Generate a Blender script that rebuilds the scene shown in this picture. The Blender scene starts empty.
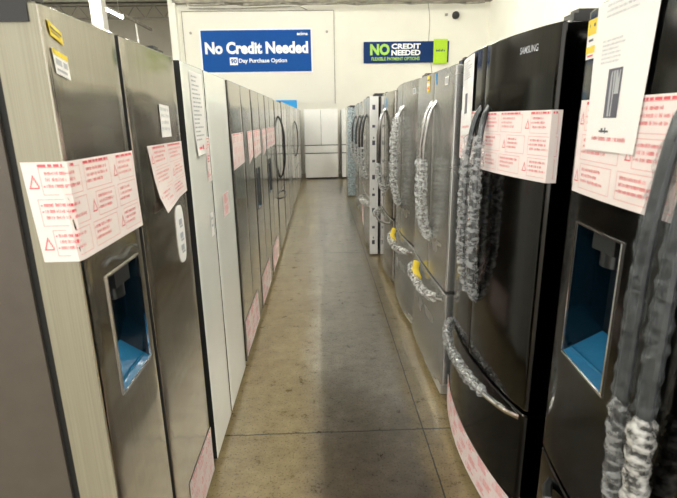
import bpy, math, random
from mathutils import Matrix, Vector
C = bpy.context.scene.collection
rnd = random.Random(7)

# ------------------------------------------------------------------ materials
def new_mat(name):
    m = bpy.data.materials.new(name); m.use_nodes = True
    nt = m.node_tree; b = nt.nodes['Principled BSDF']
    return m, nt, b
def N(nt, typ, **kw):
    n = nt.nodes.new(typ)
    for k, v in kw.items():
        if k in n.inputs.keys(): n.inputs[k].default_value = v
        else: setattr(n, k, v)
    return n
def coords(nt, scale=(1, 1, 1), kind='Object'):
    tc = N(nt, 'ShaderNodeTexCoord'); mp = N(nt, 'ShaderNodeMapping')
    nt.links.new(tc.outputs[kind], mp.inputs['Vector']); mp.inputs['Scale'].default_value = scale
    return mp.outputs['Vector']
def ramp(nt, fac, stops):
    r = nt.nodes.new('ShaderNodeValToRGB'); cr = r.color_ramp
    while len(cr.elements) < len(stops): cr.elements.new(0.5)
    for e, (p, c) in zip(cr.elements, stops):
        e.position = p; e.color = (*c, 1) if len(c) == 3 else c
    nt.links.new(fac, r.inputs['Fac']); return r.outputs['Color']
def plain(name, col, rough=.5, metal=0., coat=0., noise=0., nscale=20, bump=0., bscale=60, spec=.5):
    m, nt, b = new_mat(name)
    b.inputs['Base Color'].default_value = (*col, 1)
    b.inputs['Roughness'].default_value = rough; b.inputs['Metallic'].default_value = metal
    b.inputs['Coat Weight'].default_value = coat; b.inputs['Specular IOR Level'].default_value = spec
    if noise:
        v = coords(nt); n = N(nt, 'ShaderNodeTexNoise', Scale=nscale, Detail=3.)
        nt.links.new(v, n.inputs['Vector'])
        lo = [c * (1 - noise) for c in col]; hi = [min(1, c * (1 + noise)) for c in col]
        nt.links.new(ramp(nt, n.outputs['Fac'], [(.3, lo), (.7, hi)]), b.inputs['Base Color'])
    if bump:
        v = coords(nt); n = N(nt, 'ShaderNodeTexNoise', Scale=bscale, Detail=3.)
        nt.links.new(v, n.inputs['Vector'])
        bp = N(nt, 'ShaderNodeBump', Strength=bump, Distance=.01)
        nt.links.new(n.outputs['Fac'], bp.inputs['Height']); nt.links.new(bp.outputs['Normal'], b.inputs['Normal'])
    return m
def steel(name, col, rough=.2, wave=.12, metal=1., coat=0.):
    """brushed sheet metal under a thin protective film: fine vertical grain, broad soft ripples"""
    m, nt, b = new_mat(name)
    b.inputs['Metallic'].default_value = metal; b.inputs['Coat Weight'].default_value = coat
    v = coords(nt, (260, 260, 2)); g = N(nt, 'ShaderNodeTexNoise', Scale=1., Detail=2.)
    nt.links.new(v, g.inputs['Vector'])
    nt.links.new(ramp(nt, g.outputs['Fac'], [(.3, [c * .88 for c in col]), (.7, [min(1, c * 1.08) for c in col])]), b.inputs['Base Color'])
    v2 = coords(nt, (1.6, 1.6, 5)); w = N(nt, 'ShaderNodeTexNoise', Scale=1.3, Detail=2.)
    nt.links.new(v2, w.inputs['Vector'])
    mr = N(nt, 'ShaderNodeMapRange'); mr.inputs['To Min'].default_value = rough * .75; mr.inputs['To Max'].default_value = rough * 1.3
    nt.links.new(w.outputs['Fac'], mr.inputs['Value']); nt.links.new(mr.outputs['Result'], b.inputs['Roughness'])
    bp = N(nt, 'ShaderNodeBump', Strength=wave, Distance=.05)
    nt.links.new(w.outputs['Fac'], bp.inputs['Height']); nt.links.new(bp.outputs['Normal'], b.inputs['Normal'])
    return m
def wrap_mat(name, col=(.85, .87, .88), clear=.45, scale=70):
    m, nt, b = new_mat(name); out = nt.nodes['Material Output']
    b.inputs['Base Color'].default_value = (*col, 1); b.inputs['Roughness'].default_value = .22
    v = coords(nt, (1, 1, 1.6)); n = N(nt, 'ShaderNodeTexNoise', Scale=scale, Detail=3.)
    nt.links.new(v, n.inputs['Vector'])
    bp = N(nt, 'ShaderNodeBump', Strength=.8, Distance=.01)
    nt.links.new(n.outputs['Fac'], bp.inputs['Height']); nt.links.new(bp.outputs['Normal'], b.inputs['Normal'])
    tr = N(nt, 'ShaderNodeBsdfTransparent'); mx = N(nt, 'ShaderNodeMixShader')
    c = ramp(nt, n.outputs['Fac'], [(.40, (clear * .1,) * 3), (.62, (min(1, 1.5 - clear),) * 3)])
    nt.links.new(c, mx.inputs['Fac']); nt.links.new(tr.outputs[0], mx.inputs[1]); nt.links.new(b.outputs[0], mx.inputs[2])
    nt.links.new(mx.outputs[0], out.inputs['Surface'])
    return m
def emit(name, col, s):
    m, nt, b = new_mat(name)
    b.inputs['Base Color'].default_value = (*col, 1); b.inputs['Emission Color'].default_value = (*col, 1); b.inputs['Emission Strength'].default_value = s
    return m

M = dict(
    graphite=steel('graphite_steel', (.43, .40, .345), .14, .10, 1.),
    steel=steel('stainless_steel', (.62, .61, .58), .24, .04, .8),
    mirror=steel('glossy_steel', (.50, .48, .44), .12, .05, 1.),
    black_steel=steel('black_stainless', (.045, .044, .042), .12, .04),
    grey_steel=steel('grey_steel', (.50, .50, .485), .25, .012, .8),
    door_edge=steel('painted_door_edge', (.34, .32, .245), .40, .03, .35),
    side_grey=plain('painted_cabinet_grey', (.115, .100, .085), .42, .3, noise=.06, bump=.06, bscale=300),
    side_black=plain('painted_cabinet_black', (.012, .012, .013), .35, noise=.1),
    side_light=plain('painted_cabinet_silver', (.35, .35, .34), .4, .4, noise=.05),
    white=plain('white_glass_panel', (.93, .95, .90), .16, coat=.4, noise=.03, nscale=3, bump=.015, bscale=5),
    white_plain=plain('white_enamel', (.90, .90, .89), .3, noise=.02),
    gasket=plain('black_rubber', (.008, .008, .008), .6),
    black=plain('black_plastic', (.015, .015, .016), .3),
    chrome=plain('chrome', (.75, .75, .76), .12, 1.),
    paper=plain('paper', (.93, .92, .91), .6),
    pink_paper=plain('pale_pink_label_paper', (.92, .83, .81), .5, noise=.02),
    red=plain('red_print', (.80, .12, .16), .5),
    redlight=plain('faint_red_print', (.85, .42, .42), .5),
    greyink=plain('grey_print', (.45, .47, .50), .5),
    darkink=plain('dark_print', (.10, .10, .13), .5),
    yellow=plain('yellow_label', (.90, .68, .05), .5),
    bluefilm=plain('blue_protective_film', (.012, .13, .27), .2, coat=.3, bump=.25, bscale=22),
    recess=plain('dark_blue_recess', (.0012, .008, .015), .2, coat=.15, bump=.12, bscale=14),
    handle_dark=plain('dark_handle_metal', (.07, .075, .08), .28, .8),
    handle_steel=plain('satin_handle_metal', (.52, .52, .51), .25, 1.),
    wrap=wrap_mat('bubble_wrap', (.60, .62, .63), clear=.92, scale=42),
    wrap_dense=wrap_mat('dense_white_foam_wrap', (.82, .82, .80), .62, 40),
    wrap_bright=wrap_mat('crinkled_clear_wrap', (.84, .86, .86), .82, 38),
    wrap_clear=wrap_mat('clear_plastic_film', (.30, .33, .35), 1.22, 45),
    foam=plain('white_foam_edge', (.95, .95, .94), .6, bump=.1, bscale=80),
    bluefoam=wrap_mat('blue_grey_wrapping', (.50, .60, .66), .2, 30),
    concrete_wall=plain('cream_painted_block', (.80, .79, .71), .8, noise=.025, nscale=1.5, bump=.05, bscale=4),
    far_wall=plain('beige_wall_paint', (.60, .58, .51), .85, noise=.04, nscale=1),
    ceil=plain('dark_roof_deck', (.10, .10, .09), .9, noise=.2, nscale=2),
    truss=plain('grey_painted_steel', (.34, .33, .29), .6, noise=.2, nscale=6),
    pipe=plain('dusty_beam', (.30, .28, .24), .8, noise=.35, nscale=5),
    cream=plain('cream_paint', (.78, .77, .70), .6),
    tube=emit('fluorescent_tube', (1., .98, .88), 28.),
    sblue=plain('blue_banner', (.001, .070, .31), .6, noise=.05, spec=.2),
    snavy=plain('navy_banner', (.002, .03, .13), .6, spec=.2),
    sgreen=plain('lime_green_card', (.42, .68, .02), .5, noise=.06),
    slime=plain('lime_lettering', (.38, .66, .10), .5),
    swhite=plain('white_lettering', (.90, .92, .95), .5),
    sky=plain('bright_blue_panel', (.01, .36, .85), .4),
    metalbox=plain('junction_metal', (.55, .54, .5), .4, .3),
)

def floor_mat():
    m, nt, b = new_mat('sealed_concrete')
    L = nt.links.new
    tc = N(nt, 'ShaderNodeTexCoord'); sep = N(nt, 'ShaderNodeSeparateXYZ'); L(tc.outputs['Object'], sep.inputs[0])
    n1 = N(nt, 'ShaderNodeTexNoise', Scale=2.2, Detail=6., Roughness=.65); L(tc.outputs['Object'], n1.inputs['Vector'])
    n2 = N(nt, 'ShaderNodeTexNoise', Scale=11., Detail=9., Roughness=.78); L(tc.outputs['Object'], n2.inputs['Vector'])
    n3 = N(nt, 'ShaderNodeTexNoise', Scale=95., Detail=2.); L(tc.outputs['Object'], n3.inputs['Vector'])
    def math_(op, a, bb=None):
        n = N(nt, 'ShaderNodeMath', operation=op)
        for i, q in enumerate((a, bb)):
            if q is None: continue
            if isinstance(q, (int, float)): n.inputs[i].default_value = q
            else: L(q, n.inputs[i])
        return n.outputs[0]
    def mix(f, a, bb, mode='MIX'):
        n = nt.nodes.new('ShaderNodeMix'); n.data_type = 'RGBA'; n.blend_type = mode
        for s, q in ((0, f), (6, a), (7, bb)):
            if isinstance(q, (int, float)): n.inputs[s].default_value = q
            elif isinstance(q, tuple): n.inputs[s].default_value = (*q, 1)
            else: L(q, n.inputs[s])
        return n.outputs[2]
    wob = math_('MULTIPLY', math_('SUBTRACT', n1.outputs['Fac'], .5), .16)
    xw = math_('ADD', sep.outputs['X'], wob)
    # two broad lanes: a worn lane down the middle, brown near, gloss streak painted in beyond, yellower cement at the sides
    up = N(nt, 'ShaderNodeMapRange', interpolation_type='SMOOTHSTEP'); L(xw, up.inputs['Value'])
    up.inputs['From Min'].default_value = -.20; up.inputs['From Max'].default_value = .04
    dn = N(nt, 'ShaderNodeMapRange', interpolation_type='SMOOTHSTEP'); L(xw, dn.inputs['Value'])
    dn.inputs['From Min'].default_value = .40; dn.inputs['From Max'].default_value = .50
    lane = math_('SUBTRACT', up.outputs[0], dn.outputs[0])
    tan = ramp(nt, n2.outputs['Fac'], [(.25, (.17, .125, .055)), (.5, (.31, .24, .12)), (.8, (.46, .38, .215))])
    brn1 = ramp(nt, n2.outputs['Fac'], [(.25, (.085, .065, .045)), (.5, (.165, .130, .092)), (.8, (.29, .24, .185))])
    grey_gloss = ramp(nt, n2.outputs['Fac'], [(.25, (.28, .255, .22)), (.5, (.50, .47, .42)), (.8, (.70, .67, .62))])  # lighter grey slab; the floor's glossy streak is painted into its colour
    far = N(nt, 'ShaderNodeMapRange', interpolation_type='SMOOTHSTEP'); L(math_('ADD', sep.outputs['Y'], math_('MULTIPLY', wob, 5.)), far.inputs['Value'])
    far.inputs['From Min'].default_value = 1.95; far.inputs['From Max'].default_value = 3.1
    brn = mix(far.outputs[0], brn1, grey_gloss)
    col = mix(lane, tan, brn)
    col = mix(.55, col, ramp(nt, n1.outputs['Fac'], [(.3, (.45, .42, .38)), (.7, (1, 1, 1))]), 'MULTIPLY')
    spot = ramp(nt, n3.outputs['Fac'], [(.33, (.25, .22, .2)), (.42, (1, 1, 1))])
    col = mix(.7, col, spot, 'MULTIPLY')
    # saw-cut joints
    j1 = math_('LESS_THAN', math_('ABSOLUTE', math_('ADD', math_('SUBTRACT', sep.outputs['X'], .492), math_('MULTIPLY', math_('SUBTRACT', n2.outputs['Fac'], .5), .012))), .0035)
    j2 = math_('LESS_THAN', math_('ABSOLUTE', math_('ADD', math_('SUBTRACT', sep.outputs['Y'], 2.152), math_('MULTIPLY', math_('SUBTRACT', n2.outputs['Fac'], .5), .03))), .0045)
    j3 = math_('LESS_THAN', math_('ABSOLUTE', math_('SUBTRACT', sep.outputs['Y'], 5.6)), .006)
    j = math_('MAXIMUM', math_('MAXIMUM', j1, j2), j3)
    col = mix(j, col, (.02, .017, .012))
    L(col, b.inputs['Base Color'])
    rr = N(nt, 'ShaderNodeMapRange'); L(n2.outputs['Fac'], rr.inputs['Value'])
    rr.inputs['To Min'].default_value = .18; rr.inputs['To Max'].default_value = .42
    L(rr.outputs[0], b.inputs['Roughness'])
    b.inputs['Specular IOR Level'].default_value = .8; b.inputs['Coat Weight'].default_value = .5; b.inputs['Coat Roughness'].default_value = .22
    bp = N(nt, 'ShaderNodeBump', Strength=.2, Distance=.01); L(n2.outputs['Fac'], bp.inputs['Height']); L(bp.outputs['Normal'], b.inputs['Normal'])
    return m
M['floor'] = floor_mat()

# ------------------------------------------------------------------ mesh building
class MB:
    def __init__(s): s.v = []; s.f = []; s.mi = []
    def face(s, idx, mi=0): s.f.append(tuple(idx)); s.mi.append(mi)
    def box(s, x0, x1, y0, y1, z0, z1, mi=0):
        k = len(s.v)
        s.v += [(x, y, z) for z in (z0, z1) for y in (y0, y1) for x in (x0, x1)]
        for q in ((0, 2, 3, 1), (4, 5, 7, 6), (0, 1, 5, 4), (2, 6, 7, 3), (0, 4, 6, 2), (1, 3, 7, 5)):
            s.face([k + i for i in q], mi)
        return s
    def bar(s, a, b, w, h=None, mi=0):
        a = Vector(a); b = Vector(b); h = h or w; d = (b - a).normalized()
        u = d.cross(Vector((0, 0, 1)));  u = u.normalized() if u.length > .01 else Vector((1, 0, 0)); t = u.cross(d)
        k = len(s.v)
        for p in (a, b):
            for cx_, cy_ in ((-1, -1), (1, -1), (1, 1), (-1, 1)): s.v.append(tuple(p + u * w / 2 * cx_ + t * h / 2 * cy_))
        for q in ((3, 2, 1, 0), (4, 5, 6, 7), (0, 1, 5, 4), (1, 2, 6, 5), (2, 3, 7, 6), (3, 0, 4, 7)): s.face([k + i for i in q], mi)
        return s
    def tube(s, pts, rad, n=12, mi=0, sx=1., sy=1., ref=None):
        pts = [Vector(p) for p in pts]; k = len(s.v); ref = Vector(ref or (1, 0, 0))
        for i, p in enumerate(pts):
            d = (pts[min(i + 1, len(pts) - 1)] - pts[max(i - 1, 0)]).normalized()
            u = (ref - d * ref.dot(d)).normalized(); t = d.cross(u)
            for j_ in range(n):
                a = 2 * math.pi * j_ / n; r = rad(i, j_) if callable(rad) else rad
                s.v.append(tuple(p + u * math.cos(a) * r * sx + t * math.sin(a) * r * sy))
        for i in range(len(pts) - 1):
            for j_ in range(n):
                a, b = k + i * n + j_, k + i * n + (j_ + 1) % n
                s.face((a, b, b + n, a + n), mi)
        s.face([k + j_ for j_ in range(n)][::-1], mi); s.face([k + (len(pts) - 1) * n + j_ for j_ in range(n)], mi)
        return s
    def mesh(s, name, mats):
        me = bpy.data.meshes.new(name); me.from_pydata(s.v, [], s.f)
        for m in (mats if isinstance(mats, (list, tuple)) else [mats]): me.materials.append(m)
        me.polygons.foreach_set('material_index', s.mi); me.update()
        return me
    def build(s, name, mats, parent=None, smooth=False):
        me = s.mesh(name, mats)
        if smooth:
            me.shade_smooth(); me.set_sharp_from_angle(angle=math.radians(35))
        o = bpy.data.objects.new(name, me); C.objects.link(o)
        if parent: o.parent = parent
        return o
def tag(o, label=None, cat=None, group=None, kind=None):
    if label: o['label'] = label
    if cat: o['category'] = cat
    if group: o['group'] = group
    if kind: o['kind'] = kind
    return o
def thing(name, loc, rz, label, cat, group=None):
    o = bpy.data.objects.new(name, None); C.objects.link(o); o.location = loc; o.rotation_euler = (0, 0, rz)
    o.empty_display_size = .1
    return tag(o, label, cat, group)
def copy_tree(o, parent=None):
    c = o.copy(); C.objects.link(c)
    if parent: c.parent = parent
    for ch in list(o.children): copy_tree(ch, c)
    return c

def text_faces(body, size, offset=0.):
    """glyph polygons of a line of writing, in a 2-D frame, left aligned on the baseline"""
    cu = bpy.data.curves.new('t', 'FONT'); cu.body = body; cu.size = size; cu.offset = offset; cu.resolution_u = 3
    o = bpy.data.objects.new('t', cu); C.objects.link(o); dg = bpy.context.evaluated_depsgraph_get()
    me = bpy.data.meshes.new_from_object(o.evaluated_get(dg))
    vs = [(v.co.x, v.co.y) for v in me.vertices]; fs = [tuple(p.vertices) for p in me.polygons]
    bpy.data.objects.remove(o); bpy.data.curves.remove(cu); bpy.data.meshes.remove(me)
    return vs, fs
def lettering(name, body, x0, x1, z0, z1, y, mat, parent, off=0., thick=.004):
    """writing stretched to the rectangle x0..x1, z0..z1 on a plane facing -Y"""
    vs, fs = text_faces(body, 1., off)
    ax, bx = min(v[0] for v in vs), max(v[0] for v in vs); az, bz = min(v[1] for v in vs), max(v[1] for v in vs)
    mb = MB(); mb.v = [(x0 + (v[0] - ax) / (bx - ax) * (x1 - x0), y, z0 + (v[1] - az) / (bz - az) * (z1 - z0)) for v in vs]
    for f in fs: mb.face(f)
    o = mb.build(name, mat, parent)
    return o

# ------------------------------------------------------------------ fridge parts (local: front faces -Y, X to the right, origin floor, left front corner)
def front_fn(w, bulge): return lambda x: -bulge * (1 - ((x - w / 2) / (w / 2)) ** 2)
def slab(name, x0, x1, z0, z1, t, f, mats, parent, r0=.006, r1=.006, hole=None):
    """door slab with a curved plan and rounded front edges; hole = (hx0, hx1, hz0, hz1) leaves an opening in the front"""
    xs = [x0 + r0 + (x1 - r1 - x0 - r0) * k / 10 for k in range(1, 10)]
    if hole: xs = sorted([x for x in xs if min(abs(x - hole[0]), abs(x - hole[1])) > .008] + [hole[0], hole[1]])
    # left corner from the side to the front, then the front, then the right corner to the side
    left_c = [(x0 + r0 * (1 - math.cos(math.pi/2*k/4)), f(x0) + r0 * (1 - math.sin(math.pi/2*k/4))) for k in range(5)]
    right_c = [(x1 - r1 + r1 * math.sin(math.pi/2*k/4), f(x1) + r1 * (1 - math.cos(math.pi/2*k/4))) for k in range(5)]
    pts = [(x0, t)] + left_c + [(x, f(x)) for x in xs] + right_c + [(x1, t)]
    cx_ = (x0 + x1) / 2; cy_ = t / 2; e = .004; mb = MB(); m = len(pts)
    rings = [(z0, e), (z0 + e, 0)] + ([(hole[2], 0), (hole[3], 0)] if hole else []) + [(z1 - e, 0), (z1, e)]
    for z, ins in rings:
        for x, y in pts:
            mb.v.append((x + (ins if x < cx_ else -ins) * min(1, abs(x - cx_) / ((x1 - x0) / 2)), y + (ins if y < cy_ else -ins), z))
    for i in range(len(rings) - 1):
        for j_ in range(m):
            k2 = (j_ + 1) % m
            if hole and i == 2 and k2 > j_ and pts[j_][0] >= hole[0] - 1e-6 and pts[k2][0] <= hole[1] + 1e-6: continue
            a, b = i * m + j_, i * m + k2
            mb.face((a, b, b + m, a + m), 1 if (j_ in (0, 1, m - 3, m - 2)) and len(mats) > 1 else 0)
    q = len(rings) - 1; ed = 1 if len(mats) > 1 else 0
    mb.face(list(range(m))[::-1], ed); mb.face([q * m + j_ for j_ in range(m)], ed)
    return mb.build(name, mats, parent, smooth=True)

def surf(w, f):
    """point on the skin of the doors: s runs along the front, below 0 along the left side, past w along the right"""
    def q(s, z, off):
        if s < 0: return (-off, -s + f(0), z)
        if s > w: return (w + off, s - w + f(w), z)
        return (s, f(s) - off, z)
    return q
def sheet(name, q, corners, mats, parent, off=.0022, marks=None, seams=(), curl=0., bend=None):
    """a sheet stuck on the skin; corners (s,z): upper-left, upper-right, lower-right, lower-left. marks: list of (u0,v0,u1,v1,mat index)"""
    ul, ur, lr, ll = corners
    def P(u, v): # v=0 top
        a = (ul[0] + (ur[0] - ul[0]) * u, ul[1] + (ur[1] - ul[1]) * u); b = (ll[0] + (lr[0] - ll[0]) * u, ll[1] + (lr[1] - ll[1]) * u)
        return (a[0] + (b[0] - a[0]) * v, a[1] + (b[1] - a[1]) * v)
    mb = MB(); us = set(i / 12 for i in range(13))
    for sm in seams:
        u = (sm - ul[0]) / (ur[0] - ul[0])
        if 0 < u < 1: us.add(u)
    us = sorted(us); vs = [i / 4 for i in range(5)]
    def co(u, v, o_):
        s, z = P(u, v); lift = curl * max(0, v - .5) ** 2 * 4 * max(0, 1 - u * 1.5) + (.0004 * math.sin(u * 9 + v * 4) + .0004)
        return q(s, z, o_ + lift)
    for side, o_ in ((0, off), (1, off - .0008)):
        k = len(mb.v)
        for u in us:
            for v in vs: mb.v.append(co(u, v, o_))
        nv = len(vs)
        for i in range(len(us) - 1):
            for j_ in range(nv - 1):
                a = k + i * nv + j_
                mb.face((a, a + 1, a + nv + 1, a + nv) if side == 0 else (a, a + nv, a + nv + 1, a + 1), 0)
    for (u0, v0, u1, v1, mi) in (marks or []):
        n = max(1, int(abs(u1 - u0) / .05)); 
        for i in range(n):
            a = u0 + (u1 - u0) * i / n; b = u0 + (u1 - u0) * (i + 1) / n; k = len(mb.v)
            mb.v += [co(a, v0, off + .0006), co(a, v1, off + .0006), co(b, v1, off + .0006), co(b, v0, off + .0006)]
            mb.face((k, k + 1, k + 2, k + 3), mi)
    return mb.build(name, mats, parent)
def word_line(marks, u0, u1, v, h, mi, r, detail=True, wscale=1.):
    """a line of small print made of letter-sized strokes"""
    u = u0; cw = h * .55 * wscale
    while u < u1:
        nl = r.randint(2, 8)
        for k in range(nl):
            if u + cw * .8 > u1: return
            if detail:
                t = r.choice((0, 0, -.25, .0)); typ = r.randint(0, 3)
                marks.append((u, v + h * t, u + cw * .28, v + h, mi))
                if typ != 0: marks.append((u, v + h * (.4 if typ == 1 else .0), u + cw * .75, v + h * (.62 if typ == 1 else .22), mi))
                if typ >= 2: marks.append((u + cw * .5, v + h * .1, u + cw * .75, v + h, mi))
            u += cw
        if not detail: marks.append((u - nl * cw, v, u - cw * .3, v + h, mi))
        u += cw * .8
def label_marks(seed, aspect, rows=3, cols=3, detail=True):
    """shipping warning label: boxes of red small print with warning triangles"""
    r = random.Random(seed); mk = []; ws = 1 / aspect
    def frame(u0, v0, u1, v1, t=.006, mi=2):
        mk.extend([(u0, v0, u1, v0 + t, mi), (u0, v1 - t, u1, v1, mi), (u0, v0, u0 + t * ws, v1, mi), (u1 - t * ws, v0, u1, v1, mi)])
    h = .030; off = r.random() * .3
    for R_ in range(rows):
        v0 = .05 + R_ * (.93 / rows); v1 = v0 + .93 / rows - .04
        shift = off * (R_ % 2)
        for c in range(-1, cols + 1):
            u0 = (c + .05 + shift) / cols; u1 = (c + .93 + shift) / cols
            u0c, u1c = max(.015, u0), min(.985, u1)
            if u1c - u0c < .08: continue
            tri = (c + R_) % 2 == 0
            if tri and u0 > 0:     # triangle sign at the left of the box, stepped strokes
                tw = .075 * ws * 1.3; cy_ = (v0 + v1) / 2
                for k in range(5):
                    mk.append((u0c + tw * (.5 - .1 * k) , cy_ - .06 + .024 * k, u0c + tw * (.5 - .1 * k) + .012 * ws, cy_ - .036 + .024 * k, 1))
                    mk.append((u0c + tw * (.5 + .1 * k) , cy_ - .06 + .024 * k, u0c + tw * (.5 + .1 * k) + .012 * ws, cy_ - .036 + .024 * k, 1))
                mk.append((u0c, cy_ + .06, u0c + tw, cy_ + .072, 1))
                u0c += tw * 1.25
            frame(u0c, v0, u1c, v1)
            if R_ == 0: word_line(mk, u0c, u1c, v0 - .028, .026, 1, r, False, ws)
            v = v0 + .045
            while v < v1 - .045:
                e = u0c + (u1c - u0c) * (r.uniform(.55, .95))
                mk.append((u0c + .02 * ws, v + .01, u0c + .035 * ws, v + .024, 1)) if r.random() < .4 else None
                word_line(mk, u0c + .05 * ws, e, v, h, 1, r, detail, ws)
                v += .062
    return mk
LM = [None]
def warning_label(q, corners, parent, seed, rows=3, cols=3, detail=True, seams=(), curl=0., name='warning_label'):
    asp = abs(corners[1][0] - corners[0][0]) / abs(corners[0][1] - corners[3][1])
    return sheet(name, q, corners, [M['pink_paper'], M['red'], M['redlight']], parent, marks=label_marks(seed, asp, rows, cols, detail), seams=seams, curl=curl)

def handle_bar(name, pts, w, d, mat, parent, n=10, ref=(1, 0, 0)):
    return MB().tube(pts, 1., n, 0, w / 2, d / 2, ref).build(name, mat, parent, smooth=True)
def bow(x, z0, z1, f, reach, n=22, tilt=0., side=0.):
    """vertical bow handle: feet on the door, middle held off it"""
    out = []
    for i in range(n + 1):
        t = i / n; e = min(1, 4.6 * t * (1 - t) + .0)
        out.append((x + tilt * (t - .5) + side * e, f(x) + .012 - (reach + .012) * (e ** .55), z0 + (z1 - z0) * t))
    return out
def hbow(x0, x1, z, f, reach, n=22, sag=0.):
    out = []
    for i in range(n + 1):
        t = i / n; e = min(1, 4.6 * t * (1 - t)); x = x0 + (x1 - x0) * t
        out.append((x, f(x) + .012 - (reach + .012) * (e ** .55), z - sag * e))
    return out
def wrapping(name, pts, a, b, r, mat, parent, seed, ref=(1, 0, 0), sub=4):
    """crumpled plastic wound around a stretch of handle"""
    P = [Vector(p) for p in pts]; n = len(P) - 1; i0, i1 = a * n, b * n; q = []
    steps = int((i1 - i0) * sub)
    rr = random.Random(seed); ph = [rr.uniform(0, 6.28) for _ in range(6)]
    for k in range(steps + 1):
        t = i0 + (i1 - i0) * k / steps; i = min(int(t), n - 1); q.append(P[i].lerp(P[i + 1], t - i))
    jit = [[rr.uniform(.93, 1.08) for _ in range(12)] for _ in range(steps + 1)]
    def rad(i, j_):
        end = min(1, .6 + .25 * min(i, steps - i))
        return r * end * jit[i][j_] * (1 + .09 * math.sin(i * 1.25 + ph[0] + j_ * .5) + .06 * math.sin(i * .37 + ph[1]))
    return MB().tube(q, rad, 12, 0, 1, 1, ref).build(name, mat, parent, smooth=True)

def dispenser(door, x0, x1, z0, z1, f, deep, full=True, frame='chrome'):
    y = max(f(x0), f(x1))
    e = .002
    mb = MB(); k = len(mb.v)
    mb.v += [(x0, f(x0), z0), (x1, f(x1), z0), (x1, f(x1), z1), (x0, f(x0), z1),
             (x0 + .012, deep - e, z0 + .06), (x1 - .012, deep - e, z0 + .06), (x1 - .012, deep - e, z1 - .012), (x0 + .012, deep - e, z1 - .012)]
    for q_, mi in (((4, 5, 6, 7), 0), ((0, 4, 7, 3), 0), ((5, 1, 2, 6), 0), ((3, 7, 6, 2), 0), ((0, 1, 5, 4), 1)): mb.face(q_, mi)
    mb.build('dispenser_recess', [M['recess'], M['bluefilm']], door)
    fr = MB(); t = .005
    for a in ((x0 - t, x1 + t, z0 - t, z0), (x0 - t, x1 + t, z1, z1 + t), (x0 - t, x0, z0, z1), (x1, x1 + t, z0, z1)):
        fr.bar((a[0], f(a[0]) - .001, a[2]), (a[1] if a[3] - a[2] < .01 else a[0], f(a[1] if a[3] - a[2] < .01 else a[0]) - .001, a[2] if a[3] - a[2] < .01 else a[3]), t)
    fr.build('dispenser_frame', M[frame], door)
    if not full: return
    xc = (x0 + x1) / 2
    sp = MB().box(xc - .045, xc + .045, y + .006, deep - .01, z1 - .05, z1 - .006)
    sp.tube([(xc, y + .03, z1 - .05), (xc, y + .03, z1 - .085)], 1., 14, 0, .03, .022)
    sp.build('dispenser_spout', [M['handle_dark']], door, smooth=True)
    MB().box(xc - .02, xc + .02, deep - .022, deep - .014, z0 + .10, z1 - .06).build('dispenser_paddle', M['black'], door)
    tr = MB()
    for i in range(7):
        xx = x0 + .02 + (x1 - x0 - .04) * i / 6; tr.box(xx - .002, xx + .002, y + .02, deep - .03, z0 + .008, z0 + .016)
    tr.box(x0 + .012, x1 - .012, y + .012, y + .018, z0 + .004, z0 + .018)
    tr.build('dispenser_tray', M['bluefilm'], door)

def fridge(x, y, rz, label, w=.85, h=1.78, d=.80, style='sxs', split=.345, front='steel', side='side_grey', edge=None, bulge=0., t=.085,
           seam_z=.62, name='refrigerator', group=None, r=.012, hinge=True, back_style=False, z_open=.045, hole=None, edges=None, g=.004):
    root = thing(name, (x, y, 0), rz, label, 'refrigerator', group)
    f = front_fn(w, bulge); fm = M[front]
    cab = MB().box(.004, w - .004, t + .022, d, .03, h - .02).build('cabinet', M[side], root)
    MB().box(.03, w - .03, t + .012, t + .0215, .012, .05).build('toe_grille', M['black'], root)
    for xx in (.05, w - .05):
        MB().tube([(xx, t + .08, 0), (xx, t + .08, .03)], .018, 10).build('levelling_foot', M['black'], root)
        MB().tube([(xx, d - .06, 0), (xx, d - .06, .03)], .018, 10).build('levelling_foot', M['black'], root)
    D = {}
    zb = z_open
    if style == 'sxs':
        spans = [('left', 0, split - g, zb, h), ('right', split + g, w, zb, h)]
    elif style == 'french':
        spans = [('left', 0, split - g, seam_z + .008, h), ('right', split + g, w, seam_z + .008, h), ('drawer', 0, w, zb, seam_z - .008)]
    else:   # four tier french with two drawers
        spans = [('left', 0, split - g, seam_z + .010, h), ('right', split + g, w, seam_z + .010, h),
                 ('drawer', 0, w, seam_z - .20, seam_z - .012), ('lower', 0, w, zb, seam_z - .224)]
    for key, a, b, z0, z1 in spans:
        nm = 'freezer_drawer' if key in ('drawer', 'lower') else 'door'
        em = (edges or {}).get(key, (edges or {}).get('all'))
        o = slab(nm, a, b, z0, z1, t, f, [fm] + ([M[em]] if em else []), root, r if a == 0 else .004, r if b == w else .004, hole if key == 'left' else None)
        MB().box(a + .012, b - .012, t + .0005, t + .0215, z0 + .012, z1 - .012).build('gasket', M['gasket'], o)
        D[key] = o
    if hinge:
        for xx in (.0, w - .07):
            hb = MB().box(xx + .006, xx + .064, t * .35, t + .10, h + .0005, h + .020).box(xx + .012, xx + .058, t * .5, t + .16, h + .020, h + .032)
            hb.build('hinge_cover', M['black'], root)
    return root, D, f, surf(w, f)

LX, RX = -.52, .64
def left(y, label, **k): return fridge(LX, y, math.pi / 2, label, **k)
def right(y_far, label, x=RX, **k): return fridge(x, y_far, -math.pi / 2, label, **k)

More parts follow.
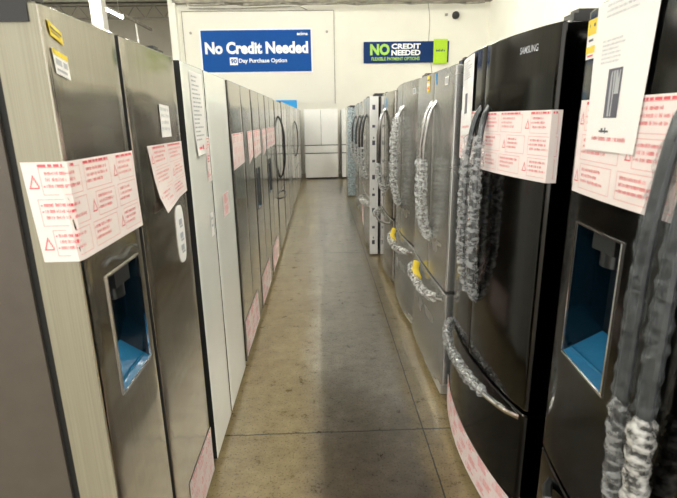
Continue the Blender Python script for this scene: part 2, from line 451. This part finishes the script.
# ------------------------------------------------------------------ left row
# L1
root, D, f, q = left(1.000, 'graphite side-by-side fridge nearest on the left with ice dispenser and wrapped warning label', w=.845, h=1.79, split=.352,
                     front='graphite', side='side_grey', t=.095, r=.010, hole=(.105, .300, .905, 1.215), edges={'left': 'door_edge', 'right': 'gasket'}, g=.013)
dispenser(D['left'], .105, .300, .905, 1.215, f, .078)
warning_label(q, [(-.088, 1.495), (.350, 1.495), (.362, 1.285), (-.075, 1.285)], D['left'], 3, 3, 3, seams=(0,))
MB().tube([(.10 + .2 * i / 10, -.003 - .004 * math.sin(i / 10 * 3.14), 1.245 + .008 * math.sin(i)) for i in range(11)], .004, 6).build('clear_film_edge', M['wrap_clear'], D['left'])
mk = []; r_ = random.Random(5)
sheet('energy_sticker', q, [(.014, 1.762), (.062, 1.744), (.064, 1.722), (.020, 1.735)], [M['yellow'], M['darkink']], D['left'], marks=[(.1, .3, .9, .45, 1), (.1, .6, .7, .7, 1)])
sheet('barcode_sticker', q, [(.014, 1.712), (.070, 1.700), (.072, 1.655), (.020, 1.665)], [M['paper'], M['greyink'], M['yellow']], D['left'], marks=[(.0, .0, 1, .22, 2), (.1, .35, .5, .6, 1), (.6, .35, .9, .6, 1), (.1, .75, .8, .85, 1)])
warning_label(q, [(.47, 1.500), (.828, 1.500), (.843, 1.315), (.535, 1.285)], D['right'], 4, 3, 2, curl=.02)
# oval control sticker
mb = MB(); n = 24; cx_, cz = .715, 1.175
for off in (.003,):
    pts = []
    for i in range(n):
        a = 2 * math.pi * i / n; sx, sz = math.cos(a), math.sin(a)
        pts.append((cx_ + .045 * abs(sx) ** .6 * (1 if sx > 0 else -1), -.003, cz + .105 * abs(sz) ** .7 * (1 if sz > 0 else -1)))
    mb.v += pts + [(p[0], -.0005, p[2]) for p in pts]
    mb.face(list(range(n))); [mb.face((i, n + i, n + (i + 1) % n, (i + 1) % n)) for i in range(n)]
for dz in (.045, -.005, -.05):
    mb.box(cx_ - .016, cx_ + .016, -.0045, -.003, cz + dz - .010, cz + dz + .010, 1)
    mb.box(cx_ - .010, cx_ + .022, -.0045, -.003, cz + dz - .020, cz + dz - .014, 1)
mb.build('feature_sticker', [M['paper'], M['greyink']], D['right'])
warning_label(q, [(.50, .275), (.843, .275), (.843, .055), (.50, .055)], D['right'], 5, 3, 3, name='lower_warning_label')
mk = []
for k in range(4): word_line(mk, .08, .9, .1 + .2 * k, .09, 1, r_, True, 1.)
sheet('white_patch', q, [(.62, 1.625), (.72, 1.62), (.72, 1.52), (.62, 1.52)], [M['paper'], M['greyink']], D['right'], marks=mk)  # white rectangle carrying rows of grey letter strokes
# hinge cap on the near top corner of the first fridge
MB().box(-.004, .060, .022, .24, 1.755, 1.808).box(-.002, .050, .06, .16, 1.808, 1.818).build('hinge_cap', M['black'], root)
# L2 white
root, D, f, q = left(1.920, 'white side-by-side fridge with dark edges and paper sheet in the left row', w=.870, h=1.79, split=.370,
                     front='white', side='side_black', t=.09, r=.002, edges={'all': 'gasket'}, g=.011, hinge=False)
mk = []; r_ = random.Random(8)
for k in range(16): word_line(mk, .1, r_.uniform(.5, .9), .05 + .05 * k, .018, 1, r_, False, 2.)
mk += [(.2, .90, .5, .93, 2), (.55, .88, .7, .94, 2)]
sheet('info_sheet', q, [(.11, 1.765), (.315, 1.765), (.315, 1.43), (.11, 1.43)], [M['paper'], M['greyink'], M['red']], D['left'], marks=mk, curl=.01)
warning_label(q, [(.28, 1.50), (.352, 1.50), (.352, 1.30), (.28, 1.30)], D['left'], 9, 3, 1, False, name='narrow_label')
warning_label(q, [(.56, 1.20), (.72, 1.20), (.72, 1.08), (.56, 1.08)], D['right'], 10, 2, 1, False, name='small_label')
sheet('small_sticker', q, [(.26, 1.16), (.31, 1.16), (.31, 1.05), (.26, 1.05)], [M['paper'], M['greyink']], D['left'], marks=[(.2, .2, .8, .3, 1), (.2, .5, .8, .6, 1)])

Lspec = [
 (2.855, .86, 'mirror', 'third fridge in the left row, glossy steel side-by-side just past the white fridge', 1, 1),
 (3.755, .86, 'mirror', 'fourth fridge in the left row, glossy steel with recessed dispenser', 1, 1),
 (4.655, .87, 'mirror', 'fifth fridge in the left row, glossy steel with dispenser and low pink label', 1, 1),
]
for i, (y, w, fr, lab, a, b) in enumerate(Lspec):
    root, D, f, q = left(y, lab, w=w, h=1.79, split=.425 if i < 2 else .36, front=fr, side='side_black', t=.085, r=.006, hole=(.09, .27, .88, 1.20) if i else None, edges={'all': 'gasket'}, hinge=False)
    if i > 0: dispenser(D['left'], .09, .27, .88, 1.20, f, .07, True, 'black')
    if i < 2: warning_label(q, [(.01, 1.495), (.418, 1.495), (.418, 1.300), (.01, 1.285)], D['left'], 20 + i, 3, 3, i == 0)
    if i == 0: warning_label(q, [(.60, 1.495), (.85, 1.495), (.85, 1.31), (.63, 1.265)], D['right'], 30, 3, 2, False)
    if i == 1: warning_label(q, [(.56, 1.495), (.85, 1.495), (.85, 1.31), (.60, 1.265)], D['right'], 31, 3, 2, False)
    if i == 2: warning_label(q, [(.02, 1.495), (.352, 1.495), (.352, 1.31), (.02, 1.30)], D['left'], 32, 3, 2, False); warning_label(q, [(.368, 1.495), (.80, 1.495), (.80, 1.31), (.368, 1.30)], D['right'], 33, 3, 2, False)
    warning_label(q, [(.02, .315), (w * .75, .315), (w * .75, .07), (.02, .07)], root, 40 + i, 3, 3, False, name='lower_warning_label')
# L6 french with black bow handles
root, D, f, q = left(5.60, 'french-door fridge with thin black bow handles in the left row', w=.90, h=1.78, style='french', split=.45, front='mirror', side='side_black', seam_z=.72, bulge=.0, edges={'all': 'gasket'}, hinge=False)
for xx, dr in ((.40, 'left'), (.50, 'right')):
    handle_bar('handle', bow(xx, .86, 1.62, f, .06), .022, .018, M['black'], D[dr])
handle_bar('handle', hbow(.10, .80, .66, f, .055), .02, .022, M['black'], D['drawer'], ref=(0, 0, 1))
y = 6.60; labs = ['steel side-by-side fridge directly beyond the one with black bow handles on the left',
 'eighth fridge along the left row, pale steel doors', 'ninth fridge along the left row, plain steel front',
 'tenth fridge along the left row, narrow steel front', 'eleventh fridge along the left row, third from its far end',
 'twelfth fridge along the left row, next to the last', 'last fridge at the far end of the left row before the white ones']
for i, lab in enumerate(labs):
    w = .86; fr = ('mirror', 'steel', 'mirror', 'steel', 'mirror', 'steel', 'mirror')[i]
    root, D, f, q = left(y, lab, w=w, h=1.80, style='french' if i in (1, 3, 4) else 'sxs', split=.43 if i in (1, 3, 4) else .36, front=fr, side='side_black', t=.085, hinge=False, edges={'all': 'gasket'} if i < 2 else None)
    if i == 3:
        for xx, dr in ((.39, 'left'), (.47, 'right')): handle_bar('handle', bow(xx, .85, 1.55, f, .05, 14), .02, .02, M['handle_dark'], D[dr])
    if i in (0,): warning_label(q, [(.03, 1.495), (.35, 1.495), (.35, 1.31), (.03, 1.31)], D['left'], 60 + i, 3, 3, False)
    y += w + .035

# ------------------------------------------------------------------ right row (local x runs towards the camera)
def pair(D, f, split, z0, z1, reach, mat, wrapm, seed, w_=.030, wa=.12, wb=.95, gap=.045, wr=.030, tilt=.0):
    for k, (xx, dr, tl) in enumerate(((split - gap, 'left', tilt), (split + gap, 'right', -tilt))):
        p = bow(xx, z0, z1, f, reach, 22, tl); handle_bar('handle', p, w_, .022, M[mat], D[dr])
        if wrapm: wrapping('plastic_wrap', p, wa, wb, wr, M[wrapm], D[dr], seed + k)
def drawer_handle(D, f, x0, x1, z, reach, mat, wrapm, seed, wa=.1, wb=.8, wr=.03, sag=.0, key='drawer'):
    p = hbow(x0, x1, z, f, reach, 22, sag); handle_bar('handle', p, .024, .026, M[mat], D[key], ref=(0, 0, 1))
    if wrapm: wrapping('plastic_wrap', p, wa, wb, wr, M[wrapm], D[key], seed, ref=(0, 0, 1))
# R1
W = .93
root, D, f, q = right(1.275, 'black french-door fridge nearest on the right with dispenser and white paper sheet', w=W, h=1.815, style='french', split=.47, hole=(.095, .315, .945, 1.305), front='black_steel',
                      side='side_black', bulge=.035, t=.10, seam_z=.575, x=.665, r=.02)
dispenser(D['left'], .095, .315, .945, 1.305, f, .085)
s1 = 1.285
warning_label(q, [(.035, 1.605), (.463, 1.605), (.463, 1.378), (.035, 1.378)], D['left'], 71, 3, 2)
warning_label(q, [(.477, 1.605), (.80, 1.605), (.80, 1.378), (.477, 1.378)], D['right'], 72, 3, 2)
mk = []; r_ = random.Random(12)
for k in range(3): word_line(mk, .2, r_.uniform(.6, .9), .03 + .035 * k, .014, 2, r_, True, 1.4)
for k in range(6): word_line(mk, .18, r_.uniform(.45, .62), .26 + .028 * k, .012, 2, r_, True, 1.4)
mk += [(.36, .455, .62, .775, 1), (.39, .47, .50, .765, 2), (.51, .47, .59, .62, 2), (.30, .86, .5, .872, 1), (.34, .845, .38, .875, 1), (.42, .84, .44, .88, 1)]
word_line(mk, .15, .85, .905, .025, 3, r_, True, 1.4)
sheet('info_sheet', q, [(.085, 1.812), (.335, 1.812), (.315, 1.490), (.098, 1.490)], [M['paper'], M['darkink'], M['greyink'], M['red']], D['left'], off=.0065, marks=mk)
sheet('energy_sticker', q, [(.026, 1.79), (.082, 1.79), (.082, 1.700), (.030, 1.700)], [M['paper'], M['yellow'], M['darkink'], M['red']], D['left'],
      marks=[(0, 0, 1, .40, 1), (.2, .12, .8, .2, 2), (.2, .5, .7, .56, 2), (0, .68, 1, .86, 1), (.2, .9, .8, .95, 3)])
for k, (xx, dr, z0) in enumerate(((.436, 'left', .66), (.506, 'right', .66))):
    p = bow(xx, z0, 1.60, f, .034, 24); handle_bar('handle', p, .034, .024, M['handle_dark'], D[dr])
    wrapping('plastic_wrap', p, .02, .38, .024 if k else .021, M['wrap_dense' if k else 'wrap'], D[dr], 80 + k)
    wrapping('clear_film', p, .37, .92, .0195, M['wrap_clear'], D[dr], 90 + k)
drawer_handle(D, f, .10, .81, .525, .055, 'handle_dark', 'wrap', 84, .12, .9)
# R2
root, D, f, q = right(2.335, 'black french-door fridge second on the right with bubble-wrapped twin handles', w=.93, h=1.82, style='french', split=.485, front='black_steel',
                      side='side_black', bulge=.055, t=.10, seam_z=.585, x=.665, r=.02)
warning_label(q, [(.495, 1.585), (.958, 1.585), (.958, 1.375), (.495, 1.375)], D['right'], 75, 3, 3, seams=(.93,))
warning_label(q, [(.035, 1.60), (.40, 1.59), (.40, 1.385), (.035, 1.385)], D['left'], 76, 3, 2)
mk = []
for k in range(8): word_line(mk, .15, r_.uniform(.5, .9), .05 + .03 * k, .013, 2, r_, False, 1.4)
mk += [(.38, .46, .62, .72, 1), (.42, .48, .50, .70, 2)]; word_line(mk, .15, .85, .88, .03, 3, r_, True, 1.4)
sheet('info_sheet', q, [(.11, 1.805), (.35, 1.81), (.35, 1.50), (.11, 1.49)], [M['paper'], M['darkink'], M['greyink'], M['red']], D['left'], off=.0065, marks=mk)
for k, (xx, dr, sd) in enumerate(((.445, 'left', 0.), (.525, 'right', .05))):
    p = bow(xx, .84, 1.61, f, .045, 24, .0, sd); handle_bar('handle', p, .032, .022, M['handle_dark'], D[dr])
    wrapping('plastic_wrap', p, .02, .86, .0235, M['wrap'], D[dr], 100 + k)
drawer_handle(D, f, .05, .895, .555, .048, 'chrome', 'wrap', 104, .01, .82, .024)
warning_label(q, [(.01, .215), (.91, .215), (.91, .05), (.01, .05)], D['drawer'], 78, 3, 7, False, name='lower_warning_label')
# maker's name
vs, fs = text_faces('SAMSUNG', 1., .02); bx = max(v[0] for v in vs)
mb = MB(); mb.v = [q(.745 + v[0] / bx * .095, 1.755 + v[1] * .028, .0012) for v in vs]; [mb.face(f_) for f_ in fs]; mb.build('maker_name', M['greyink'], D['right'])
# R3 steel
root, D, f, q = right(3.285, 'brushed steel french-door fridge third on the right, wrapped handles and yellow tag', w=.90, h=1.81, style='french', split=.51, front='grey_steel',
                      side='side_grey', bulge=.008, t=.095, seam_z=.66, x=.640)
pair(D, f, .51, .86, 1.66, .06, 'handle_steel', 'wrap_bright', 110, wa=.02, wb=.60, wr=.027)
drawer_handle(D, f, .06, .84, .60, .06, 'handle_steel', 'wrap_dense', 114, .10, .95, .026, .02)
sheet('energy_sticker', q, [(.33, 1.80), (.40, 1.80), (.40, 1.71), (.33, 1.71)], [M['yellow'], M['darkink'], M['red'], M['paper']], D['left'], marks=[(.1, .2, .9, .3, 1), (0, .42, 1, .62, 3), (.1, .7, .8, .8, 2)])
sheet('maker_badge', q, [(.74, 1.765), (.80, 1.765), (.80, 1.725), (.74, 1.725)], [M['paper'], M['greyink']], D['right'], marks=[(.1, .15, .9, .85, 1)])
sheet('blue_tape', q, [(.545, 1.80), (.560, 1.80), (.562, 1.74), (.552, 1.74)], [M['sky']], D['right'])
# yellow foam pad at the drawer handle
MB().tube([(.30, f(.3) - .030, .66), (.34, f(.34) - .045, .62), (.42, f(.4) - .040, .585)], .022, 10, 0, .6, 1.).build('foam_pad', M['yellow'], D['drawer'], smooth=True)
# R4
root, D, f, q = right(4.255, 'steel french-door fridge fourth on the right with crumpled plastic on its handles', w=.92, h=1.82, style='french', split=.46, front='grey_steel',
                      side='side_light', bulge=.03, t=.095, seam_z=.66, x=.655)
pair(D, f, .46, .86, 1.66, .065, 'handle_steel', 'wrap_bright', 120, wa=.05, wb=.90, wr=.026, w_=.03)
drawer_handle(D, f, .06, .86, .60, .065, 'handle_steel', 'wrap_dense', 124, .1, .95, .027, .02)
sheet('maker_badge', q, [(.80, 1.765), (.86, 1.765), (.86, 1.725), (.80, 1.725)], [M['paper'], M['greyink']], D['right'], marks=[(.1, .15, .9, .85, 1)])
MB().tube([(.30, f(.3) - .030, .66), (.34, f(.34) - .05, .62), (.42, f(.4) - .045, .585)], .02, 10, 0, .6, 1.).build('foam_pad', M['yellow'], D['drawer'], smooth=True)
# R5
root, D, f, q = right(5.30, 'steel french-door fridge fifth on the right, in front of the white foam-edged one', w=.96, h=1.80, style='french', split=.50, front='mirror',
                      side='side_grey', bulge=.02, t=.09, seam_z=.66, x=.64)
pair(D, f, .50, .86, 1.66, .065, 'handle_steel', 'wrap_bright', 130, wa=0., wb=.35, w_=.035)
drawer_handle(D, f, .06, .86, .60, .065, 'handle_steel', 'wrap_dense', 134, .0, .3, .035, .02)
# R6: protruding, white foam edge facing the aisle entrance
root, D, f, q = right(6.35, 'fridge standing proud of the right row with a white foam strip down its edge', w=.88, h=1.80, style='french', split=.44, front='steel',
                      side='side_grey', t=.09, seam_z=.66, x=.545)
mb = MB().box(.8801, .915, -.006, .085, .02, 1.80)
for k in range(9):
    z = .14 + .19 * k
    mb.box(.9151, .9165, .018, .050, z, z + (.028 if k % 2 else .05), 1)
    if k % 3 == 0: mb.box(.9151, .9165, .028, .040, z + .07, z + .09, 1)
mb.build('foam_corner_guard', [M['foam'], M['darkink']], root)
pair(D, f, .44, .86, 1.62, .055, 'handle_dark', 'wrap_bright', 140, wa=.0, wb=.5, wr=.03)
drawer_handle(D, f, .06, .82, .60, .06, 'handle_steel', 'wrap_dense', 144, .3, 1., .035)
# R7.. R9
y = 7.25; labs = ['seventh fridge along the right row with pink label and dark bow handles', 'eighth fridge along the right row with wrapped handles', 'ninth fridge along the right row, just before the blue-grey wrapped one']
for i, lab in enumerate(labs):
    root, D, f, q = right(y, lab, w=.86, h=1.80, style='french', split=.43, front=('mirror', 'steel', 'grey_steel')[i], side='side_grey', t=.09, seam_z=.66, x=.60 if i == 0 else .62, bulge=.01)
    pair(D, f, .43, .82, 1.62, .065, 'handle_dark', 'wrap_bright', 150 + 3 * i, wa=.0, wb=.45, wr=.032, w_=.026)
    if i == 0:
        warning_label(q, [(.5, 1.50), (.85, 1.50), (.85, 1.30), (.5, 1.30)], D['right'], 160, 3, 3, False)
        warning_label(q, [(.05, .34), (.85, .34), (.85, .06), (.05, .06)], D['drawer'], 161, 3, 3, False, name='lower_warning_label')
    y += .92
# R10 wrapped blue-grey
root, D, f, q = right(10.75, 'tall fridge edge wrapped in blue-grey foam near the far end of the right row', w=.84, h=1.79, style='sxs', split=.36, front='steel', side='side_light', t=.09, x=.53)
mb = MB(); 
for k in range(18):
    z0 = .02 + k * .098; mb.box(.8405, .862 + .006 * (k % 2), -.004, .165, z0, z0 + .094)
mb.build('foam_wrapping', M['bluefoam'], root)
root, D, f, q = right(11.85, 'last fridge at the far end of the right row, pale steel', w=.9, h=1.80, style='french', split=.45, front='steel', side='side_light', t=.09, x=.60)
sheet('small_blue_sticker', q, [(.91, 1.78), (.97, 1.78), (.97, 1.72), (.91, 1.72)], [M['sky']], D['right'])

# ------------------------------------------------------------------ far white fridges facing the camera
gp = 'white french-door fridges across the end of the aisle'
for i, (x, lab) in enumerate(((-.45, 'white four-section french-door fridge centred at the end of the aisle'),
                              (.535, 'white fridge at the end of the aisle, partly hidden behind the right row'),
                              (-1.46, 'white fridge at the end of the aisle, behind the left row'))):
    root, D, f, q = fridge(x, 13.0, 0, lab, w=.885, h=1.82, style='four', split=.4425, front='white_plain', side='side_black', t=.07, seam_z=.90, hinge=False, group=gp)
    MB().box(.004, .881, .016, .068, .684, .900).box(.004, .881, .016, .068, .880, .912).build('pocket_handle_strip', M['black'], root)

# ------------------------------------------------------------------ setting
def struct(o): o['kind'] = 'structure'; return o
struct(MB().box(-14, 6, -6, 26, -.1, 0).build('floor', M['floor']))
struct(MB().box(-3.85, 5.0, 14.4, 14.6, 0, 6.2).build('wall_back', M['concrete_wall']))
struct(MB().box(4.75, 4.95, -6, 14.4, 0, 6.2).box(4.738, 4.75, 12.44, 12.48, 0, 6.2).build('wall_right', M['concrete_wall']))
struct(MB().box(-14, -3.85, 25, 25.2, 0, 6.8).build('wall_far', M['far_wall']))
struct(MB().box(-14, -13.8, -6, 25, 0, 6.8).build('wall_left', M['far_wall']))
struct(MB().box(-14, 6, -6, 26, 6.8, 6.9).build('ceiling', M['ceil']))
# raised cladding panel on the back wall, with an edge bead
p = MB().box(-3.72, .42, 14.385, 14.40, 2.0, 4.44); struct(p.build('trim_1', M['cream']))
mb = MB()
for a, b in (((-3.72, 14.38, 2.), (-3.72, 14.38, 4.44)), ((-3.72, 14.38, 4.44), (.42, 14.38, 4.44)), ((.42, 14.38, 4.44), (.42, 14.38, 2.))): mb.bar(a, b, .018)
struct(mb.build('trim_2', M['truss']))
# beam and pipes where the back wall meets the roof
struct(MB().box(-3.9, 4.75, 14.2, 14.4, 4.62, 5.0).build('trim_3', M['pipe']))
t_ = tag(MB().tube([(x_ / 2., 14.1 + .02 * math.sin(x_), 4.55 + .015 * math.sin(x_ * 2.2)) for x_ in range(-7, 10)], .035, 8).build('ceiling_pipe', M['pipe'], smooth=True),
         'dusty pipe running along the top of the cream back wall', 'pipe')
# roof trusses in the left bay
for yt, zt, lab in ((23.2, 5.95, 'open web roof joist closest to the far beige wall'), (20.6, 6.1, 'open web roof joist, second from the far beige wall')):
    tr = thing('roof_joist', (-8.9, yt, zt), 0, lab, 'joist', 'open web roof joists')
    MB().bar((-4.8, 0, 0), (5, 0, 0), .08).build('bottom_chord', M['truss'], tr)
    MB().bar((-4.8, 0, .55), (5, 0, .55), .08).build('top_chord', M['truss'], tr)
    mb = MB(); n = 24
    for i in range(n):
        x0 = -4.8 + 9.8 * i / n; x1 = x0 + 9.8 / n; mb.bar((x0, 0, 0 if i % 2 else .55), (x1, 0, .55 if i % 2 else 0), .035)
    mb.build('web', M['truss'], tr)
struct(MB().box(-4.1, -3.85, 14.3, 25, 5.0, 6.8).build('trim_4', M['far_wall']))
struct(MB().box(-4.02, -3.84, 14.2, 14.6, 0, 6.2).build('trim_5', M['cream']))
col = MB().box(-6.76, -6.42, 15.8, 16.15, 0, 6.8).box(-6.83, -6.31, 15.75, 16.25, 0, .12)
tag(struct(col.build('column', M['cream'])), 'square cream painted column in the left bay', 'column')

# fluorescent strips
def strip():
    r = thing('strip_light', (0, 0, 0), 0, 'x', 'light')
    MB().box(-.07, .07, -1.2, 1.2, .02, .09).bar((0, -.9, .09), (0, -.9, 1.6), .01).bar((0, .9, .09), (0, .9, 1.6), .01).build('housing', M['cream'], r)
    MB().tube([(-.0, -1.18, -.005), (0, 1.18, -.005)], .03, 8).build('tube', M['tube'], r, smooth=True)
    return r
proto = strip(); first = True
spots = [(-7.05, y_) for y_ in (3, 7, 11, 15.0, 17.9)] + [(x_, y_) for x_ in (-2.6, 1.9) for y_ in (-3.5, -.5, 2.5, 5.5, 8.5, 11.5)] + [(-11, y_) for y_ in (6, 12, 18)]
where = {(-7.05, 15.0): 'fluorescent strip light left of the cream column, at the top edge', (-7.05, 17.9): 'fluorescent strip light glowing just right of the cream column'}
for sx, sy in spots:
    o = proto if first else copy_tree(proto); first = False
    o.location = (sx, sy, 5.2)
    bay = {-7.05: 'over the left bay', -2.6: 'behind the left row of fridges', 1.9: 'over the right row of fridges', -11: 'over the far left side'}[sx]
    o['label'] = where.get((sx, sy), 'ceiling strip light %s, %s' % (bay, 'hanging %s metres down the hall' % int(sy) if sy > 0 else 'behind the camera' if sy < -2 else 'just behind the camera'))
    o['group'] = 'fluorescent strip lights'
# diagonal dark hanger with a drop pole
hg = thing('hanging_rail', (-6.85, 19.6, 5.15), 0, 'thin dark rail with a white drop pole under the left bay ceiling', 'rail')
MB().bar((-.02, -.9, .06), (.12, 1.6, .0), .07, .10).build('rail', M['pipe'], hg)
MB().tube([(0, .2, 0), (0.02, .2, -.75)], .03, 8).build('pole', M['cream'], hg)
MB().tube([(0.02, .2, -.75), (.02, .2, -.82)], .05, 8).build('sensor', M['pipe'], hg)

# signs
Y = 14.36
s = thing('wall_banner', (-1.75, Y, 3.43), 0, 'wide blue banner reading No Credit Needed on the cream back wall', 'sign')
MB().box(-1.50, 1.52, .0, .018, -.55, .53).build('panel', M['sblue'], s)
MB().box(-1.54, 1.56, .0185, .024, -.59, .57).build('border', M['swhite'], s)
lettering('headline', 'No Credit Needed', -1.41, 1.44, -.085, .235, -.004, M['swhite'], s, .045)
lettering('small_text', 'Day Purchase Option', -.50, .84, -.345, -.200, -.004, M['swhite'], s, .03)
MB().box(-.75, -.53, -.003, .0, -.37, -.17).build('number_box', M['swhite'], s)
lettering('number', '90', -.725, -.555, -.330, -.210, -.006, M['sblue'], s, .03)
lettering('corner_mark', 'acima', 1.14, 1.44, .385, .465, -.004, M['swhite'], s, .03)
Y2 = 14.36
s = thing('wall_banner', (2.44, Y2, 3.345), 0, 'narrow navy banner reading NO CREDIT NEEDED with lime letters on the back wall', 'sign')
MB().box(-1.20, 1.20, .0, .018, -.28, .28).build('panel', M['snavy'], s)
lettering('headline_word', 'NO', -1.02, -.47, -.075, .225, -.004, M['slime'], s, .05)
lettering('lettering', 'CREDIT', -.42, .40, .085, .225, -.004, M['swhite'], s, .04)
lettering('lettering', 'NEEDED', -.42, .40, -.085, .060, -.004, M['swhite'], s, .04)
lettering('small_text', 'FLEXIBLE PAYMENT OPTIONS', -.98, .38, -.215, -.125, -.004, M['slime'], s, .02)
g = thing('sign_card', (3.40, Y2 - .02, 3.345), 0, 'lime green card hung over the right end of the navy banner', 'sign')
MB().box(-.195, .195, .0, .012, -.32, .33).build('card', M['sgreen'], g)
mb = MB()
for i, (hh, ww) in enumerate(((.05, .03), (.04, .025), (.06, .02), (.04, .03), (.06, .02), (.04, .03))): mb.box(-.12 + .042 * i, -.12 + .042 * i + ww, -.004, 0, .005, .005 + hh)
mb.build('card_print', M['snavy'], g)
b_ = thing('wall_panel', (-.95, 14.36, 1.85), 0, 'bright blue panel on the back wall peeking above the left row', 'sign')
MB().box(-.33, .27, 0, .018, -.4, .255).build('panel', M['sky'], b_)
# camera dome and small box on wall, bolts, cable
cm = thing('security_camera', (3.79, 14.30, 4.28), 0, 'dark dome security camera high on the back wall', 'camera')
MB().tube([(0, .10, 0), (0, .05, 0)], .09, 14, ref=(0, 0, 1)).build('base', M['metalbox'], cm, smooth=True)
MB().tube([(0, .05, 0), (0, .0, -.01), (0, -.05, -.03), (0, -.075, -.04)], lambda i, j: (.105, .1, .075, .03)[i], 14, ref=(0, 0, 1)).build('dome', M['black'], cm, smooth=True)
tag(MB().box(3.50, 3.57, 14.34, 14.3995, 4.27, 4.33).build('junction_box', M['pipe']), 'small dark box beside the dome camera on the back wall', 'box')
for x_, z_, lab in ((-3.52, 3.90, 'round bolt head left of the blue banner on the back wall'), (.22, 3.90, 'round bolt head right of the blue banner on the back wall')):
    tag(MB().tube([(x_, 14.384, z_), (x_, 14.36, z_)], .035, 10, ref=(0, 0, 1)).build('bolt', M['truss'], smooth=True), lab, 'bolt')
pts = [(3.02 + .012 * i * .9 + .03 * math.sin(i * .6), 14.39 if i not in range(7, 15) else 14.385, 4.6 - .14 * i) for i in range(22)]
tag(MB().tube(pts, .010, 6).build('cable', M['truss']), 'thin grey cable hanging down the back wall behind the green card', 'cable')
pts = [(-3.5 + .3 * i, 14.37, 4.52 - .02 * math.sin(i * .5)) for i in range(11)] + [(-.3, 14.37, 4.45)]
tag(MB().tube(pts, .012, 6).build('conduit', M['truss']), 'thin grey conduit running above the blue banner', 'conduit')
# ------------------------------------------------------------------ world, camera
w = bpy.data.worlds.new('world'); bpy.context.scene.world = w; w.use_nodes = True
bg = w.node_tree.nodes['Background']; bg.inputs[0].default_value = (1, .97, .90, 1); bg.inputs[1].default_value = .45
cam = bpy.data.objects.new('camera', bpy.data.cameras.new('camera')); C.objects.link(cam)
Rm = Matrix(((0.99925656, 0.0243334, -0.02990323), (-0.03523708, 0.26176116, -0.96448921), (-0.0156418, 0.96482588, 0.262424)))
cam.matrix_world = Matrix.Translation((0, 0, 1.57)) @ Rm.to_4x4()
# camera columns are right / up / back
cam.data.sensor_width = 36; cam.data.lens = 479 / 677 * 36; cam.data.clip_start = .02
cam.data.dof.use_dof = True; cam.data.dof.focus_distance = 2.8; cam.data.dof.aperture_fstop = 7.
bpy.context.scene.camera = cam
vs_ = bpy.context.scene.view_settings
vs_.view_transform = 'Standard'; vs_.look = 'None'; vs_.gamma = 1; vs_.use_curve_mapping = False; vs_.exposure = 2.22
